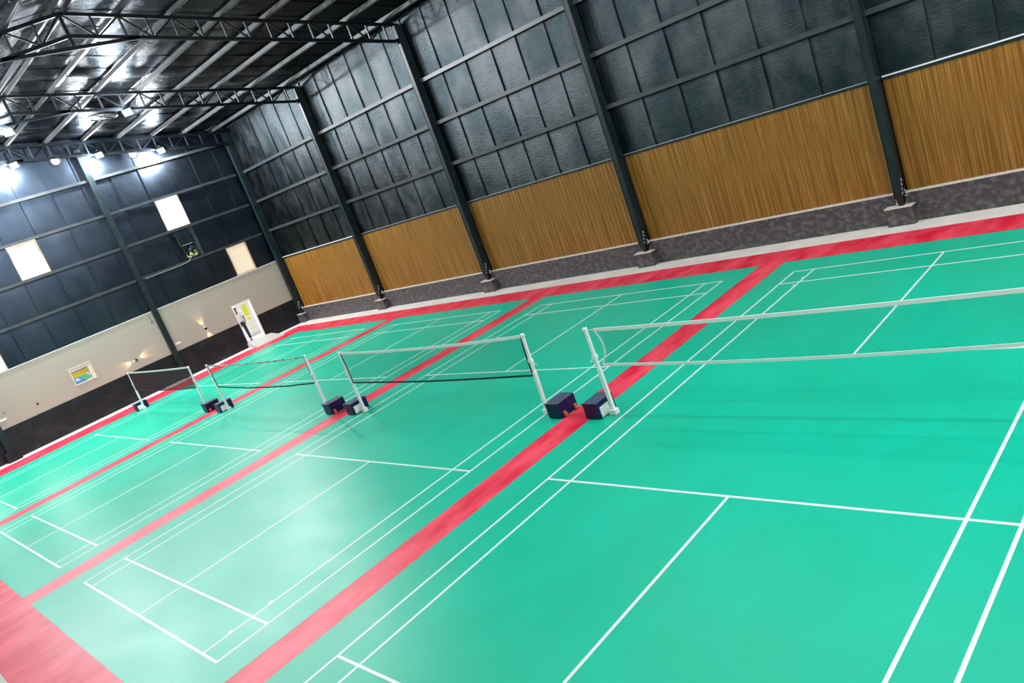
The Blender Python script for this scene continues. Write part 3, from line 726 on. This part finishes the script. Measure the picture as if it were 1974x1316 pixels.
# ================================================================== NET POSTS AND NETS
Y0 = 0.05
def net_post(bx_, tx, side, label):
    """side=+1: counterweight box lies towards +x of the post"""
    g = thing('net_post', label, 'net post', (bx_, Y0, ZM + .0015), group='badminton net posts')
    lean = tx - bx_
    s = MB(); s.bar((0, 0, .03), (lean * .55, 0, .82), .062, .062, (0, 1, 0)); s.build('outer_tube', WHITES, g, .004)
    s = MB(); s.bar((lean * .5, 0, .78), (lean, 0, 1.55), .048, .048, (0, 1, 0)); s.build('inner_tube', WHITES, g, .003)
    s = MB(); s.box(-.07, .07, -.06, .06, 0.0, .09); s.build('foot_block', WHITES, g, .008)
    s = MB(); s.tube([(lean - side * .0, -.03, 1.545), (lean + .0, .03, 1.545)], .022, 10); s.tube([(lean - .03, 0, 1.56), (lean - .055 * (1 if side < 0 else -1), 0, 1.53)], .018, 8); s.build('pulley', WHITES, g)
    # bracket to the counterweight
    bx0, bx1 = (.235, .55) if side > 0 else (-.45, -.14)
    e = bx0 if side > 0 else bx1
    s = MB(); s.box(min(0, e), max(0, e), -.035, .035, .015, .075); s.box(min(0, e), max(0, e), -.008, .008, .075, .12)
    xa, xb = sorted((e, e - side * .012)); s.box(xa, xb, -.17, .06, .015, .20)
    s.build('bracket', WHITES, g, .002)
    s = MB()
    for yy in (-.145, .035):
        for zz in (.045, .165): s.box(xa - .006, xb + .006, yy - .008, yy + .008, zz - .008, zz + .008)
    s.build('bolt', CHROME, g)
    b = MB(); b.box(bx0, bx1, -.22, .24, .012, .285); bo = b.build('counterweight_box', NAVY, g, .006)
    b = MB(); b.box(bx0 - .004, bx1 + .004, -.224, .244, .2855, .289); b.build('lid', NAVYTOP, bo, .0015)
    f = bx1 if side > 0 else bx0
    for yy in (-.13, .16):
        wv = MB(); wv.tube([(f + side * .02, yy, .055), (f + side * .048, yy, .050)], .042, 18); w1 = wv.build('wheel', ORANGE, g)
        wv = MB(); wv.tube([(f, yy, .055), (f + side * .058, yy, .055)], .022, 10); wv.box(min(f, f + side * .03), max(f, f + side * .03), yy - .03, yy + .03, .05, .11); wv.build('wheel_hub', CHROME, w1)
    s = MB(); xm0, xm1 = bx0 + .02, bx1 - .02
    s.tube([(xm0, -.215, .25), (xm0, -.25, .30), (xm1, -.25, .30), (xm1, -.215, .25)], .007, 6, smooth=False); s.build('carry_handle', BLACK, g)
    # crank
    xo = lean * .68; sg = side if side < 0 else side
    s = MB(); s.tube([(xo, 0, 1.04), (xo + sg * .07, 0, 1.04), (xo + sg * .075, -.01, .97), (xo + sg * .13, -.01, .965)], .008, 6, smooth=False)
    s.box(xo - .035, xo + .035, -.035, .035, 1.01, 1.08); s.build('winch_crank', WHITES, g)
    s = MB()
    for zz in (.62, .80, 1.40): s.box(lean * zz / 1.55 - .04, lean * zz / 1.55 + .04, -.01, .01, zz, zz + .018)
    s.build('hook', WHITES, g)
    return g
net_post(-3.245, -3.262, -1, 'white net post at the left end of the nearest net')
net_post(3.24, 3.25, 1, 'white net post at the right end of the nearest net')
net_post(-4.815, -4.745, 1, 'white net post at the right end of the second net')
net_post(-10.965, -11.01, -1, 'white net post at the left end of the second net')
net_post(-12.69, -12.68, 1, 'white net post at the right end of the third net')
net_post(-18.84, -18.99, -1, 'white net post at the left end of the third net')
net_post(-20.56, -20.49, 1, 'white net post at the right end of the farthest net')
net_post(-26.80, -26.68, -1, 'white net post at the left end of the farthest net')

def net(x0, x1, zt_end, zt_mid, zb_end, zb_mid, label, string, top, bot, r, side_bow=(0, 0), xb=None, droop=0.0, wob=0.0):
    g = thing('badminton_net', label, 'net', ((x0 + x1) / 2, Y0, 0), group='badminton nets')
    cx = (x0 + x1) / 2; hw = (x1 - x0) / 2
    xb0, xb1 = xb if xb else (x0, x1)
    def zt(t): return zt_mid + (zt_end - zt_mid) * (2 * t - 1) ** 2
    def zb(t): return zb_mid + (zb_end - zb_mid) * (2 * t - 1) ** 2 + wob * (math.sin(t * 31) * .6 + math.sin(t * 13 + 1))
    def P(t, v):   # v 0 top .. 1 bottom
        xl = lerp(x0, xb0, v) + side_bow[0] * math.sin(math.pi * v); xr = lerp(x1, xb1, v) - side_bow[1] * math.sin(math.pi * v)
        return Vector((lerp(xl, xr, t) - cx, 0.012 * math.sin(t * 9) * v * (1 if wob else .4), lerp(zt(t), zb(t), v)))
    s = MB(); nx, nz, K = int((x1 - x0) / 0.020), 37, 26
    def strand(pts):
        vs = []; fs = []
        for i, p in enumerate(pts):
            d = (pts[min(i + 1, len(pts) - 1)] - pts[max(i - 1, 0)]).normalized(); n = Vector((0, 1, 0)); m_ = d.cross(n)
            for k in range(3):
                a = k * 2 * math.pi / 3; vs.append(p + r * (math.cos(a) * n + math.sin(a) * m_))
        for i in range(len(pts) - 1):
            for k in range(3): fs.append((3 * i + k, 3 * i + (k + 1) % 3, 3 * i + 3 + (k + 1) % 3, 3 * i + 3 + k))
        s.add(vs, fs)
    for i in range(1, nx): strand([P(i / nx, v) for v in ((0, .25, .5, .75, 1) if side_bow != (0, 0) else (0, .5, 1))])
    for j in range(1, nz): strand([P(i / K, j / nz) for i in range(K + 1)])
    s.build('mesh', string, g)
    def ribbon(pts, w_, th, M, name, vertical=False):
        b = MB(); vs = []; fs = []
        for i, p in enumerate(pts):
            d = (pts[min(i + 1, len(pts) - 1)] - pts[max(i - 1, 0)]).normalized(); m_ = d.cross(Vector((0, 1, 0))).normalized()
            for a, c in ((-1, -1), (1, -1), (1, 1), (-1, 1)): vs.append(p + a * m_ * w_ / 2 + Vector((0, c * th / 2, 0)))
        for i in range(len(pts) - 1):
            for k in range(4): fs.append((4 * i + k, 4 * i + (k + 1) % 4, 4 * i + 4 + (k + 1) % 4, 4 * i + 4 + k))
        n = len(pts) - 1; fs += [(3, 2, 1, 0), (4 * n, 4 * n + 1, 4 * n + 2, 4 * n + 3)]
        b.add(vs, fs); return b.build(name, M, g)
    T = [i / 60 for i in range(61)]
    ribbon([P(t, 0) for t in T], .055 if droop == 0 else .04, .012, top, 'top_tape')
    ribbon([P(t, 1) for t in T], .034 if bot is not TAPEW else .045, .010, bot, 'bottom_tape')
    V = [i / 14 for i in range(15)]
    st = bot
    ribbon([P(0, v) for v in V], .028, .010, st, 'side_tape'); ribbon([P(1, v) for v in V], .028, .010, st, 'side_tape')
    b = MB()
    for sx, px in ((x0, -1), (x1, 1)):
        b.tube([(sx - cx, 0, zt_end), (sx - cx + px * (.17 if side_bow[0] > .05 else .06), 0, zt_end + .01)], .006, 6)
    b.build('tie_cord', TAPEW, g)
    return g
net(-3.09, 3.09, 1.52, 1.492, .905, .852, 'nearest badminton net with white tapes top and bottom and a bowed white side tape', NETG, TAPEW, TAPEW, .0006, (.12, .1), xb=(-3.14, 3.14))
net(-10.97, -4.80, 1.525, 1.467, .76, .728, 'second badminton net with white top tape and straight black bottom tape', mat('net_string2', (.008, .07, .05), .7), TAPEW, TAPEB, .0007, (.02, .02), xb=(-10.94, -4.84))
net(-18.94, -12.74, 1.525, 1.475, .79, .728, 'third badminton net, thin drooping top tape and wavy black bottom tape', NETG, mat('tape_worn', (.55, .58, .52), .7, var=((9, 9, 9), (.10, .11, .10), .5, .56)), TAPEB, .0005, (.02, .02), droop=1, wob=.006, xb=(-18.85, -12.75))
net(-26.64, -20.55, 1.54, 1.52, .80, .762, 'farthest badminton net with dark maroon netting in front of the tiled wall', NETM, mat('tape_grey', (.6, .6, .56), .7), mat('tape_dark_red', (.08, .008, .016), .7), .0028, (.02, .02), wob=.005, xb=(-26.69, -20.585))

# ================================================================== PERSON seen outside the doorway
def person():
    g = thing('person', 'person in white shirt and dark trousers standing outside the doorway', 'person', (-30.22, 6.52, .19), rz=math.radians(-125))
    def skin(name, V, E, R, M, parent, sub=2):
        me = bpy.data.meshes.new(name); me.from_pydata(V, E, []); me.materials.append(M)
        o = bpy.data.objects.new(name, me); COL.objects.link(o); o.parent = parent
        mo = o.modifiers.new('skin', 'SKIN'); mo.use_smooth_shade = True
        for i, r in enumerate(R):
            r = r if isinstance(r, tuple) else (r, r); me.skin_vertices[0].data[i].radius = r
        me.skin_vertices[0].data[0].use_root = True
        so = o.modifiers.new('sub', 'SUBSURF'); so.levels = so.render_levels = sub
        return o
    # body: pelvis root, spine, neck, head, arms, legs (one continuous surface)
    V = [(0, 0, .93), (0, 0, 1.08), (0, 0, 1.25), (0, 0, 1.40), (0, .005, 1.48), (0, .012, 1.56), (0, .015, 1.66),
         (.17, 0, 1.39), (.23, .03, 1.12), (.20, .14, .93), (.19, .18, .86), (-.17, 0, 1.39), (-.24, .02, 1.12), (-.22, .10, .90), (-.21, .13, .83),
         (.09, 0, .88), (.10, .03, .48), (.10, -.01, .09), (.11, .12, .03), (-.09, 0, .88), (-.11, -.04, .48), (-.12, -.10, .09), (-.13, .03, .03)]
    E = [(0, 1), (1, 2), (2, 3), (3, 4), (4, 5), (5, 6), (3, 7), (7, 8), (8, 9), (9, 10), (3, 11), (11, 12), (12, 13), (13, 14),
         (0, 15), (15, 16), (16, 17), (17, 18), (0, 19), (19, 20), (20, 21), (21, 22)]
    R = [(.14, .10), (.13, .095), (.15, .105), (.13, .09), .052, (.066, .08), (.07, .085), .052, .042, .033, .036, .052, .042, .033, .036,
         .085, .058, .042, .036, .085, .058, .042, .036]
    body = skin('body', V, E, R, SKIN, g)
    s = MB()
    # nose and ears
    s.tube([(0, .095, 1.62), (0, .118, 1.60)], .012, 8, rr=[.008, .014])
    for sx in (-1, 1): s.tube([(sx * .072, .01, 1.64), (sx * .080, .012, 1.60)], .012, 8, rr=[.016, .010])
    s.build('face_features', SKIN, g)
    s = MB()
    for sx in (-1, 1): s.tube([(sx * .028, .088, 1.635), (sx * .028, .096, 1.635)], .009, 8)
    s.build('eyes', BLACK, g)
    hv = [(0, -.005, 1.70), (0, -.045, 1.66), (0, -.05, 1.60)]
    skin('hair', hv, [(0, 1), (1, 2)], [(.078, .070), (.074, .05), (.055, .035)], HAIR, g)
    V2 = [(0, 0, .95), (0, 0, 1.08), (0, 0, 1.26), (0, 0, 1.40), (0, 0, 1.455), (.17, 0, 1.39), (.215, .015, 1.22), (-.17, 0, 1.39), (-.22, .01, 1.22)]
    skin('shirt', V2, [(0, 1), (1, 2), (2, 3), (3, 4), (3, 5), (5, 6), (3, 7), (7, 8)], [(.175, .135), (.165, .125), (.170, .125), (.14, .105), (.06, .06), .07, .06, .07, .06], SHIRT, g)
    V3 = [(0, 0, .96), (.09, 0, .87), (.10, .03, .48), (.10, -.01, .10), (-.09, 0, .87), (-.11, -.04, .48), (-.12, -.10, .10), (0, 0, 1.03)]
    skin('trousers', V3, [(0, 1), (1, 2), (2, 3), (0, 4), (4, 5), (5, 6), (0, 7)], [(.155, .115), .10, .075, .062, .10, .075, .062, (.15, .11)], TROU, g)
    for sx, y in ((.105, -.01), (-.125, -.10)):
        skin('shoe', [(sx, y - .03, .04), (sx, y + .08, .035), (sx, y + .15, .025)], [(0, 1), (1, 2)], [(.045, .042), (.045, .036), (.038, .026)], SHOE, g)
person()
